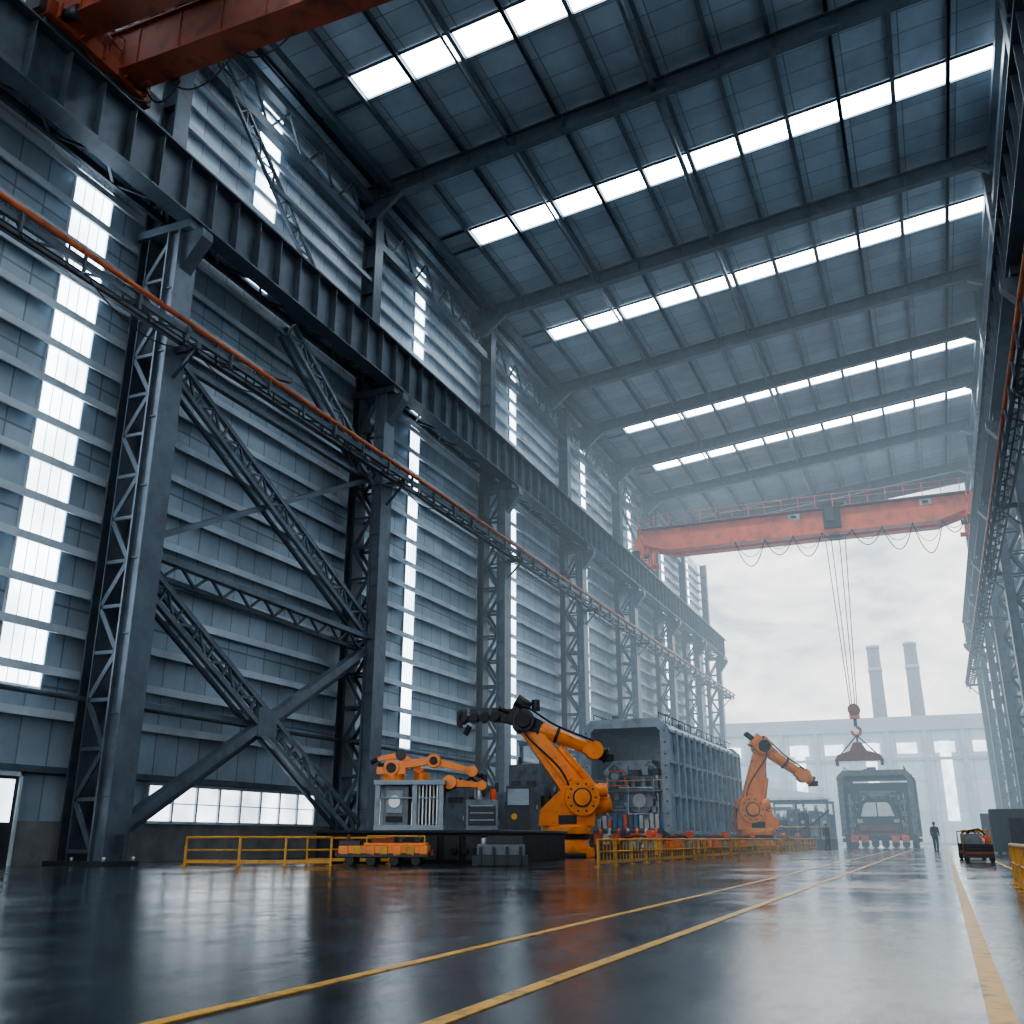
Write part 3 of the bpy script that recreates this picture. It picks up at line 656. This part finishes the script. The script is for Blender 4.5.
for sx in (-1,1): 
    b.cyl((sx*2.15,-0.3,1.2),(sx*2.15,-0.3,4.4),0.1,M_hs,n=10); b.bb((sx*1.45-0.22,-0.92,2.0),(sx*1.45+0.22,-0.8,2.3),M_white)
    for z in (1.6,2.5,3.4): b.bb((sx*2.1-0.25,-0.5,z),(sx*2.1+0.25,0.2,z+0.4),M_gr)
b.build('transfer_carrier',parent=h2,bevel=0.03)

def equipment(name,x,y,w,d,h,seed):
    random.seed(seed); b=MB()
    b.bb((x-w/2,y,0),(x+w/2,y+d,0.7),M_dk)
    n=6
    for i in range(n):
        xa=x-w/2+w*i/n; hh=h*random.uniform(0.55,0.95)
        b.bb((xa+0.05,y+0.3,0.7),(xa+w/n-0.05,y+d-0.3,hh),random.choice([M_gr,M_dk,M_hs]))
        b.bb((xa+0.15,y+0.22,0.95),(xa+w/n-0.15,y+0.3,hh*0.6),random.choice([M_blk,M_redd,M_hs])); b.cyl((xa+0.4,y+0.15,hh*0.75),(xa+0.4,y+0.3,hh*0.75),0.15,M_slv,n=10)
        b.cyl((xa+w/n/2,y+d/2,hh),(xa+w/n/2,y+d/2,hh+0.5),0.16,M_slv,n=12)
    for xx in (x-w/2+0.1,x+w/2-0.1,x):
        for yy in (y+0.1,y+d-0.1): b.bb((xx-0.08,yy-0.08,0),(xx+0.08,yy+0.08,h),M_gr)
    for yy in (y+0.1,y+d-0.1): b.bb((x-w/2,yy-0.1,h-0.1),(x+w/2,yy+0.1,h+0.1),M_gr)
    for z in (h*0.45,): b.cyl((x-w/2,y+0.0,z),(x+w/2,y+0.0,z),0.07,M_yel,n=8)
    b.tube([(x-w/2,y,0.9),(x-w/4,y-0.2,1.6),(x,y-0.2,1.3),(x+w/4,y-0.1,1.9),(x+w/2,y,h*0.8)],0.06,M_blk,n=8)
    return b.build(name)
equipment('hydraulic_power_unit',-10.6,84,5,5,3.6,1)
equipment('hydraulic_power_unit',-14.5,96,4,6,3.4,2)
equipment('hydraulic_power_unit',-18.9,49,2.4,6,5.5,3)
# pump skids with fittings along the fenced bay
def skid(x,y,seed,rz=0):
    random.seed(seed); b=MB()
    b.bb((-0.9,-0.5,0),(0.9,0.5,0.16),M_dk)
    b.cyl((-0.6,0,0.45),(0.1,0,0.45),0.26,random.choice([M_red,M_gr,M_blu]),n=16); b.cyl((0.1,0,0.45),(0.3,0,0.45),0.12,M_slv,n=12)
    b.cyl((0.5,0,0.2),(0.5,0,0.62),0.28,M_gr,n=16); b.cyl((0.5,0,0.6),(0.5,0,0.95),0.08,M_slv,n=10); b.cyl((0.5,-0.18,0.95),(0.5,0.18,0.95),0.16,M_red,n=14)
    b.tube([(0.5,0,0.85),(0.0,-0.1,0.9),(-0.5,-0.1,0.85),(-0.8,-0.1,0.5),(-0.8,-0.1,0.16)],0.06,M_redd,n=8)
    for xx in (-0.85,0.85): b.bb((xx-0.05,-0.5,0.16),(xx+0.05,-0.4,0.75),M_yel)
    b.build('pump_skid',loc=(x,y,0),rz=rz)
for i,(x,y) in enumerate(((-11.4,40.5),(-11.2,46.5),(-11.0,54),(-10.6,60),(-10.3,72),(-10.0,78))): skid(x,y,i,0.3*i)

# left cell
b=MB()
b.bb((-20.2,30.6,0),(-13.3,37.0,0.95),M_blk); b.bb((-20.3,30.5,0.95),(-13.2,37.1,1.05),M_dk)
for i in range(9): b.bb((-20.0+i*0.8,30.52,0.1),(-19.45+i*0.8,30.6,0.85),M_dk)
for i in range(4): b.cyl((-14.8+i*0.4,30.4,0.4),(-14.8+i*0.4,30.6,0.4),0.12,M_blk,n=12)
b.build('machine_platform',bevel=0.02)
e=empty('welding_cell',(-18.0,33.4,1.05),PSI)
b=MB()
for x in (-1.15,0.2,1.15):
    for y in (-0.8,0.8): b.bb((x-0.09,y-0.09,0),(x+0.09,y+0.09,1.65),M_hs)
b.bb((-1.3,-0.95,1.58),(1.3,0.95,1.75),M_hs); b.bb((-1.25,-0.9,0),(1.25,0.9,0.2),M_hs)
b.bb((-0.95,-0.6,0.2),(-0.05,0.7,1.55),M_gr); b.bb((-0.85,-0.66,0.6),(-0.25,-0.6,1.4),M_hs)
for i in range(6): b.bb((0.32+i*0.13,-0.75,0.2),(0.38+i*0.13,0.5,1.58),M_slv if i%2 else M_white)
b.cyl((-0.55,-0.72,1.0),(-0.55,-0.66,1.0),0.22,M_slv,n=16); b.bb((-0.85,-0.68,0.3),(-0.25,-0.6,0.5),M_blk)
b.bb((-1.2,-0.84,1.1),(1.2,-0.8,1.16),M_hs)
b.build('cell_frame',parent=e,bevel=0.01)
b=MB()
b.cyl((-0.7,0,1.75),(-0.7,0,2.0),0.42,M_or,n=18); b.bb((-1.3,-0.35,1.98),(-0.2,0.35,2.25),M_or); b.cyl((-0.75,-0.42,2.22),(-0.75,0.42,2.22),0.3,M_or,n=18); b.cyl((-0.75,-0.5,2.22),(-0.75,-0.41,2.22),0.18,M_blk,n=14)
b.cyl((-1.15,0,2.2),(-1.15,0,2.4),0.16,M_blk,n=12)
b.beam((-0.75,0,2.28),(0.75,0,2.5),0.36,0.32,M_or,w2=0.3,h2=0.26); b.cyl((0.8,-0.3,2.48),(0.8,0.3,2.48),0.26,M_or,n=18); b.cyl((0.8,-0.36,2.48),(0.8,-0.29,2.48),0.15,M_blk,n=14)
b.beam((0.8,0,2.48),(2.2,0,2.12),0.28,0.28,M_or,w2=0.2,h2=0.2); b.cyl((2.25,-0.2,2.1),(2.25,0.2,2.1),0.2,M_or,n=14); b.cyl((2.3,0,2.06),(2.7,0,1.9),0.1,M_blk,n=10); b.bb((2.65,-0.15,1.72),(2.8,0.15,2.0),M_blk)
b.cyl((1.4,-0.3,1.7),(1.4,0.3,1.7),0.26,M_or,n=16); b.beam((1.4,0,1.7),(2.6,0,1.6),0.3,0.3,M_or,w2=0.22,h2=0.2); b.cyl((2.6,-0.18,1.6),(2.6,0.18,1.6),0.18,M_or,n=14); b.cyl((2.6,0,1.55),(2.7,0,1.2),0.08,M_dk,n=10)
b.bb((0.9,-0.2,1.45),(1.45,0.2,1.6),M_dk)
# second arm behind, on the same frame
b.cyl((0.3,0.6,1.75),(0.3,0.6,2.1),0.28,M_or,n=16); b.beam((0.3,0.6,2.1),(-0.5,0.6,2.75),0.28,0.28,M_or,up=(0,1,0)); b.cyl((-0.5,0.38,2.75),(-0.5,0.82,2.75),0.2,M_dk,n=14); b.beam((-0.5,0.6,2.75),(-1.4,0.6,2.6),0.22,0.22,M_or,w2=0.16,h2=0.16); b.cyl((-1.4,0.6,2.6),(-1.65,0.6,2.45),0.09,M_blk,n=10)
b.build('robot_arm',parent=e,bevel=0.02)
b=MB()
b.bb((2.0,0.2,0),(3.2,1.2,1.1),M_gr); b.bb((2.1,0.14,0.2),(3.1,0.2,0.9),M_dk); b.cyl((2.5,0.6,1.1),(2.5,0.6,1.7),0.2,M_slv,n=14); b.cyl((3.0,0.5,1.1),(3.0,0.5,1.5),0.12,M_red,n=12)
for z in (0.35,0.6,0.85): b.bb((2.15,0.1,z),(3.05,0.15,z+0.05),M_hs)
b.tube([(2.5,0.6,1.65),(2.2,0.4,1.9),(1.7,0.2,1.6),(1.3,0,1.4)],0.05,M_blk,n=8)
b.bb((3.5,0.4,0),(4.4,1.3,1.6),M_dk); b.bb((3.55,0.34,0.9),(4.35,0.4,1.5),M_hs); b.cyl((3.8,0.32,0.5),(3.8,0.4,0.5),0.12,M_yel,n=12)
b.build('feeder_unit',parent=e,bevel=0.015)

def cabinet(x,y,w,d,h,z=0):
    b=MB(); b.bb((x-w/2,y,z+0.1),(x+w/2,y+d,z+h),M_gr); b.bb((x-w/2+0.03,y+0.03,z),(x+w/2-0.03,y+d-0.03,z+0.1),M_blk)
    n=max(1,int(w/0.8))
    for i in range(n):
        xa=x-w/2+w*i/n; b.bb((xa+0.04,y-0.03,z+0.2),(xa+w/n-0.04,y,z+h-0.1),M_gr); b.bb((xa+w/n-0.14,y-0.07,z+h*0.5),(xa+w/n-0.1,y-0.03,z+h*0.5+0.2),M_slv)
        for j in range(5): b.bb((xa+0.15,y-0.05,z+h*0.75+j*0.06),(xa+w/n-0.15,y-0.03,z+h*0.75+j*0.06+0.025),M_blk)
    b.cyl((x-w/4,y+d/2,z+h),(x-w/4,y+d/2,z+h+0.4),0.08,M_dk,n=10)
    b.build('control_cabinet',bevel=0.01)
cabinet(-21.0,44.5,2.2,0.9,3.2); cabinet(-18.4,45.5,1.6,0.9,4.2); cabinet(-16.6,38.6,1.6,0.8,2.6)

# orange cart
b=MB()
b.bb((-1.4,-0.6,0.24),(1.4,0.6,0.36),M_dk); b.bb((-1.35,-0.55,0.36),(1.35,0.55,0.58),M_or)
for i in range(7): b.bb((-1.3+i*0.4,-0.6,0.28),(-1.05+i*0.4,-0.56,0.56),M_yel if i%2 else M_or)
for x in (-1.0,-0.35,0.35,1.0):
    for y in (-0.5,0.5): b.cyl((x,y-0.08,0.15),(x,y+0.08,0.15),0.15,M_blk,n=16)
b.bb((-1.35,-0.5,0.58),(-0.7,0.5,0.72),M_dk); b.cyl((-1.1,-0.3,0.58),(-1.1,-0.3,0.9),0.05,M_redd,n=8)
b.bb((-0.6,-0.5,0.58),(1.3,0.5,0.66),M_or); b.bb((-0.4,-0.3,0.66),(0.3,0.3,0.8),M_redd)
for x in (-0.5,1.25): b.cyl((x,-0.48,0.66),(x,-0.48,0.85),0.03,M_yel,n=6)
b.cyl((-0.5,-0.48,0.85),(1.25,-0.48,0.85),0.03,M_yel,n=6)
for x in (0.5,1.0): b.cyl((x,-0.3,0.75),(x,0.5,0.75),0.09,M_dk,n=12)
b.bb((-1.5,-0.3,0.26),(-1.4,0.3,0.46),M_redd); b.bb((1.4,-0.3,0.26),(1.5,0.3,0.46),M_redd)
b.build('transport_cart',loc=(-15.9,27.9,0),rz=PSI,bevel=0.015)
b=MB(); b.bb((-0.85,-0.6,0),(0.85,0.6,0.3),M_dk); b.bb((-0.7,-0.5,0.3),(0.75,0.5,0.62),M_gr); b.bb((-0.4,-0.4,0.62),(0.7,0.4,0.85),M_dk)
for x in (-0.6,-0.2,0.2,0.6): b.bb((x-0.04,-0.66,0.02),(x+0.04,-0.5,0.55),M_dk)
b.cyl((-0.5,0,0.62),(-0.5,0,0.8),0.1,M_slv,n=10)
b.build('steel_support_block',loc=(-12.6,29.2,0),rz=PSI,bevel=0.015)

def rail(p1,p2,h=0.75,step=1.6,bal=0.32,mesh=True):
    b=MB(); p1=V(p1);p2=V(p2);L=(p2-p1).length; d=(p2-p1)/L
    n=max(1,round(L/step)); U=V((0,0,1))
    for i in range(n+1):
        p=p1+d*L*i/n; b.beam(p,p+U*h,0.06,0.06,M_yel,up=d); b.box(p+U*0.01,(0.2,0.2,0.02),M_yel)
    b.cyl(p1+U*h,p2+U*h,0.035,M_yel,n=8); b.cyl(p1+U*h*0.55,p2+U*h*0.55,0.025,M_yel,n=8); b.beam(p1+U*0.12,p2+U*0.12,0.02,0.10,M_yel)
    if mesh:
        m=int(L/bal)
        for i in range(m): 
            p=p1+d*L*(i+0.5)/m; b.beam(p+U*0.12,p+U*h,0.02,0.02,M_yel,up=d)
    b.build('safety_railing')
rail((-9.4,29,0),(-9.0,47,0)); rail((-9.0,47.4,0),(-8.6,60,0)); rail((-8.6,60.4,0),(-8.4,76,0))
rail((-21.6,25.6,0),(-19.9,26.0,0),0.82,mesh=False); rail((-19.8,25.9,0),(-17.2,26.9,0),0.82,mesh=False); rail((-19.6,29.2,0),(-16.8,29.8,0),0.8,mesh=False)
rail((0.95,9,0),(1.1,21,0),0.68,bal=0.2)

def toolcart(x,y):
    b=MB(); b.bb((-0.5,-0.4,0.15),(0.5,0.4,0.22),M_dk); b.bb((-0.48,-0.38,0.22),(0.48,0.38,0.60),M_dk)
    for z in (0.25,0.37,0.49): b.bb((-0.44,-0.41,z),(0.44,-0.38,z+0.09),M_redd if z<0.3 else M_blk)
    for sx in (-1,1):
        for sy in (-1,1): b.cyl((sx*0.4,sy*0.3-0.03,0.09),(sx*0.4,sy*0.3+0.03,0.09),0.09,M_blk,n=12) 
        b.cyl((sx*0.45,0.35,0.58),(sx*0.45,0.35,1.05),0.025,M_yel,n=6)
    b.cyl((-0.45,0.35,1.05),(0.45,0.35,1.05),0.025,M_yel,n=6); b.bb((-0.35,-0.2,0.60),(0.1,0.2,0.95),M_gr); b.cyl((0.3,0,0.60),(0.3,0,0.9),0.1,M_red,n=10); b.cyl((0.18,-0.25,0.6),(0.18,-0.25,0.8),0.06,M_slv,n=8)
    b.tube([(0.3,0,0.9),(0.1,-0.2,1.1),(-0.2,-0.2,1.05),(-0.3,0,0.95)],0.03,M_blk)
    b.build('tool_cart',loc=(x,y,0),bevel=0.01)
toolcart(1.05,39.5); toolcart(0.95,45); toolcart(1.3,52)
def crate(x,y,h):
    b=MB()
    b.bb((-0.8,-0.8,0.12),(0.8,0.8,h),M_gr)
    for t in (-0.6,0,0.6): b.bb((t-0.08,-0.8,0),(t+0.08,0.8,0.12),M_dk)
    for t in (-0.78,-0.26,0.26,0.78): b.bb((t-0.05,-0.84,0.12),(t+0.05,0.84,h+0.04),M_dk); b.bb((-0.84,t-0.05,0.12),(0.84,t+0.05,h+0.04),M_dk)
    b.build('parts_crate',loc=(x,y,0))
for x,y,h in ((3.6,52,1.6),(3.2,60,2.2),(3.9,68,1.8),(3.4,80,2.4)): crate(x,y,h)

# ------------------------------------------------------------ people
M_cloth=mat('workwear_navy',(0.012,0.015,0.022),0.85,0,0.2,6); M_skin=mat('skin',(0.45,0.27,0.2),0.55,0,0.05,5); M_hair=mat('hair_dark',(0.02,0.015,0.012),0.7,0,0.2,8); M_boot=mat('boot_black',(0.012,0.012,0.012),0.6,0,0.2,6)
def skinobj(name,verts,edges,rad,m,parent,root=0,sub=2):
    me=bpy.data.meshes.new(name); me.from_pydata(verts,edges,[]); ob=bpy.data.objects.new(name,me); scene.collection.objects.link(ob); ob.parent=parent
    me.materials.append(m)
    sk=ob.modifiers.new('skin','SKIN')
    if not me.skin_vertices: 
        bm=bmesh.new(); bm.from_mesh(me); bm.verts.layers.skin.verify(); bm.to_mesh(me); bm.free()
    for i,r in enumerate(rad):
        sv=me.skin_vertices[0].data[i]; sv.radius=r if isinstance(r,tuple) else (r,r); sv.use_root=(i==root)
    sk.use_smooth_shade=True
    s=ob.modifiers.new('sub','SUBSURF'); s.levels=sub; s.render_levels=sub
    return ob
def person(loc,rz,stride=0.16):
    e=empty('worker',loc,rz); s=stride
    v=[(0,0,0.93),(0,0,1.08),(0,0.01,1.25),(0,0.0,1.42),(0,0.01,1.50),
       (0.18,0,1.40),(0.215,0.03,1.14),(0.225,-0.06,0.90),(-0.18,0,1.40),(-0.215,-0.02,1.14),(-0.225,-0.1,0.90),
       (0.095,0,0.86),(0.10,-s*0.5,0.49),(0.10,-s*0.4+0.02,0.11),(-0.095,0,0.86),(-0.10,s*0.4-0.04,0.49),(-0.10,s+0.05,0.13)]
    ed=[(0,1),(1,2),(2,3),(3,4),(3,5),(5,6),(6,7),(3,8),(8,9),(9,10),(0,11),(11,12),(12,13),(0,14),(14,15),(15,16)]
    rd=[(0.17,0.12),(0.155,0.11),(0.17,0.12),(0.14,0.10),0.06,0.085,0.065,0.048,0.085,0.065,0.048,0.11,0.085,0.07,0.11,0.085,0.07]
    skinobj('clothed_body',v,ed,rd,M_cloth,e)
    b=MB(); b.cyl((0,0.01,1.46),(0,0,1.57),0.055,M_skin,n=12); b.ball((0,-0.005,1.645),0.1,M_skin,sc=(0.78,0.95,1.15))
    b.ball((0,-0.105,1.635),0.018,M_skin,n=8) 
    for x in (-0.033,0.033): b.ball((x,-0.085,1.66),0.012,M_white,n=8); b.ball((x,-0.094,1.66),0.006,M_blk,n=6)
    for x in (-0.08,0.08): b.ball((x,0.0,1.64),0.025,M_skin,n=8,sc=(0.4,0.8,1.2))
    b.bb((-0.025,-0.098,1.592),(0.025,-0.088,1.598),M_redd)
    b.ball((0,0.02,1.68),0.105,M_hair,sc=(0.86,0.95,1.0)); b.build('head',parent=e)
    b=MB()
    for x,y,z in ((0.10,-s*0.4+0.02,0.0),(-0.10,s+0.03,0.0)):
        b.prism([(y+0.09,z),(y+0.09,z+0.13),(y-0.03,z+0.15),(y-0.1,z+0.09),(y-0.19,z+0.06),(y-0.19,z)],'X',x-0.05,x+0.05,M_boot)
    b.build('boots',parent=e,bevel=0.01)
    for sx,y0 in ((1,-0.07),(-1,-0.11)):
        X=0.227
        vs=[(sx*X,y0,0.89),(sx*X,y0-0.01,0.84),(sx*X,y0-0.015,0.80)]; es=[(0,1),(1,2)]; rr=[(0.024,0.03),(0.016,0.036),(0.014,0.036)]
        skinobj('palm',vs,es,rr,M_skin,e,sub=1)
        for i,l in enumerate((0.065,0.075,0.07,0.055)):
            yy=y0-0.045+i*0.021; z=0.79
            skinobj('finger_%d'%(i+1),[(sx*X,yy,z+0.02),(sx*(X-.001),yy,z-l*0.5),(sx*(X-.01),yy-0.005,z-l)],[(0,1),(1,2)],[0.009,0.008,0.007],M_skin,e,sub=1)
        skinobj('thumb',[(sx*(X-.004),y0-0.03,0.85),(sx*(X-.01),y0-0.065,0.82),(sx*(X-.014),y0-0.075,0.785)],[(0,1),(1,2)],[0.011,0.01,0.008],M_skin,e,sub=1)
    return e
person((-0.5,70,0),math.radians(170)); person((-7.6,76,0),math.radians(60),0.1)

# ------------------------------------------------------------ outside
b=MB()
b.bb((-75,186,0),(60,215,19.2),M_fac); b.bb((-75.5,185.4,18.4),(60.5,186,20.4),M_facr); b.bb((-75,186,20.3),(60,215,20.9),M_facr)
for z in (13.4,): b.bb((-75,185.7,z),(60,186,z+0.5),M_facr)
for i in range(23):
    x=-73+i*6.0; b.bb((x-0.35,185.5,0),(x+0.35,186,18.4),M_facr)
for i in range(22):
    x=-70+i*6.0
    if i%2==0: b.bb((x-0.9,185.85,3.5),(x+0.9,185.95,16.5),M_glass)
    b.bb((x-1.6,185.84,14.6),(x+1.6,185.96,16.4),M_glass)
b.build('factory_building')
b=MB(); b.bb((-40,170,0),(-18,184,7),M_fac); b.prism([(-41,7),(-17,7),(-17,7.4),(-29,9.2),(-41,7.4)],'Y',169.5,184.2,M_facr)
for i in range(5): b.bb((-38+i*4.2,169.9,1),(-35.4+i*4.2,170,4.5),M_facr)
b.build('storage_shed')
def chimney(x,y,h,r):
    b=MB(); b.cyl((x,y,0),(x,y,h),r*1.35,M_cbk,r2=r,n=28)
    b.cyl((x,y,h-0.8),(x,y,h),r*1.12,M_facr,n=28); b.cyl((x,y,h*0.86),(x,y,h*0.88),r*1.15,M_facr,n=28); b.cyl((x,y,h),(x,y,h+0.02),r*0.8,M_blk,n=28)
    for z in range(0,int(h),2): b.bb((x-0.3,y-r*1.4,z),(x+0.3,y-r*1.32,z+0.1),M_dk)
    b.build('chimney')
chimney(-12.4,300,53.5,1.7); chimney(-2.4,300,53.8,1.7)

# ------------------------------------------------------------ haze (self-glowing volume standing in for scattered light, far hall and yard)
def haze(name,a,b_,sig,col):
    b=MB(); m=bpy.data.materials.new(name+'_air'); m.use_nodes=True; nt=m.node_tree; nt.nodes.clear()
    o=nt.nodes.new('ShaderNodeOutputMaterial'); ab=nt.nodes.new('ShaderNodeVolumeAbsorption'); ab.inputs['Density'].default_value=sig; ab.inputs['Color'].default_value=(0,0,0,1)
    em=nt.nodes.new('ShaderNodeEmission'); em.inputs[0].default_value=(*col,1); em.inputs[1].default_value=sig
    ad=nt.nodes.new('ShaderNodeAddShader'); nt.links.new(ab.outputs[0],ad.inputs[0]); nt.links.new(em.outputs[0],ad.inputs[1]); nt.links.new(ad.outputs[0],o.inputs['Volume'])
    b.bb(a,b_,m); b.build(name)
haze('glow_haze',(-25.9,45,0.0),(7.9,184,34),0.0042,(0.68,0.87,1.02))

# ------------------------------------------------------------ world
w=bpy.data.worlds.new('overcast_sky'); scene.world=w; w.use_nodes=True; nt=w.node_tree; N=nt.nodes; L=nt.links
bg=N['Background']
tc=N.new('ShaderNodeTexCoord'); mp=N.new('ShaderNodeMapping'); mp.inputs['Scale'].default_value=(1.0,1.0,2.4); mp.inputs['Location'].default_value=(0.3,0.1,0.2); L.new(tc.outputs['Generated'],mp.inputs[0])
nz=N.new('ShaderNodeTexNoise'); nz.inputs['Scale'].default_value=6.5; nz.inputs['Detail'].default_value=8; nz.inputs['Roughness'].default_value=0.55; nz.inputs['Distortion'].default_value=0.3; L.new(mp.outputs[0],nz.inputs[0])
r=N.new('ShaderNodeValToRGB'); r.color_ramp.elements[0].position=0.38; r.color_ramp.elements[0].color=(0.34,0.40,0.47,1); r.color_ramp.elements[1].position=0.60; r.color_ramp.elements[1].color=(1.0,0.95,0.89,1)
L.new(nz.outputs[0],r.inputs[0]); L.new(r.outputs[0],bg.inputs[0]); bg.inputs[1].default_value=3.4
try:
    scene.view_settings.look='AgX - Medium High Contrast'
except Exception as ex: print(ex)

# ------------------------------------------------------------ camera
cd=bpy.data.cameras.new('camera'); cam=bpy.data.objects.new('camera',cd); scene.collection.objects.link(cam)
cam.location=(0,0,0.8); cam.rotation_euler=(math.radians(90)+TH,0,PSI); cd.lens=34.45; cd.sensor_width=36; cd.clip_end=2000; cd.clip_start=0.05
scene.camera=cam
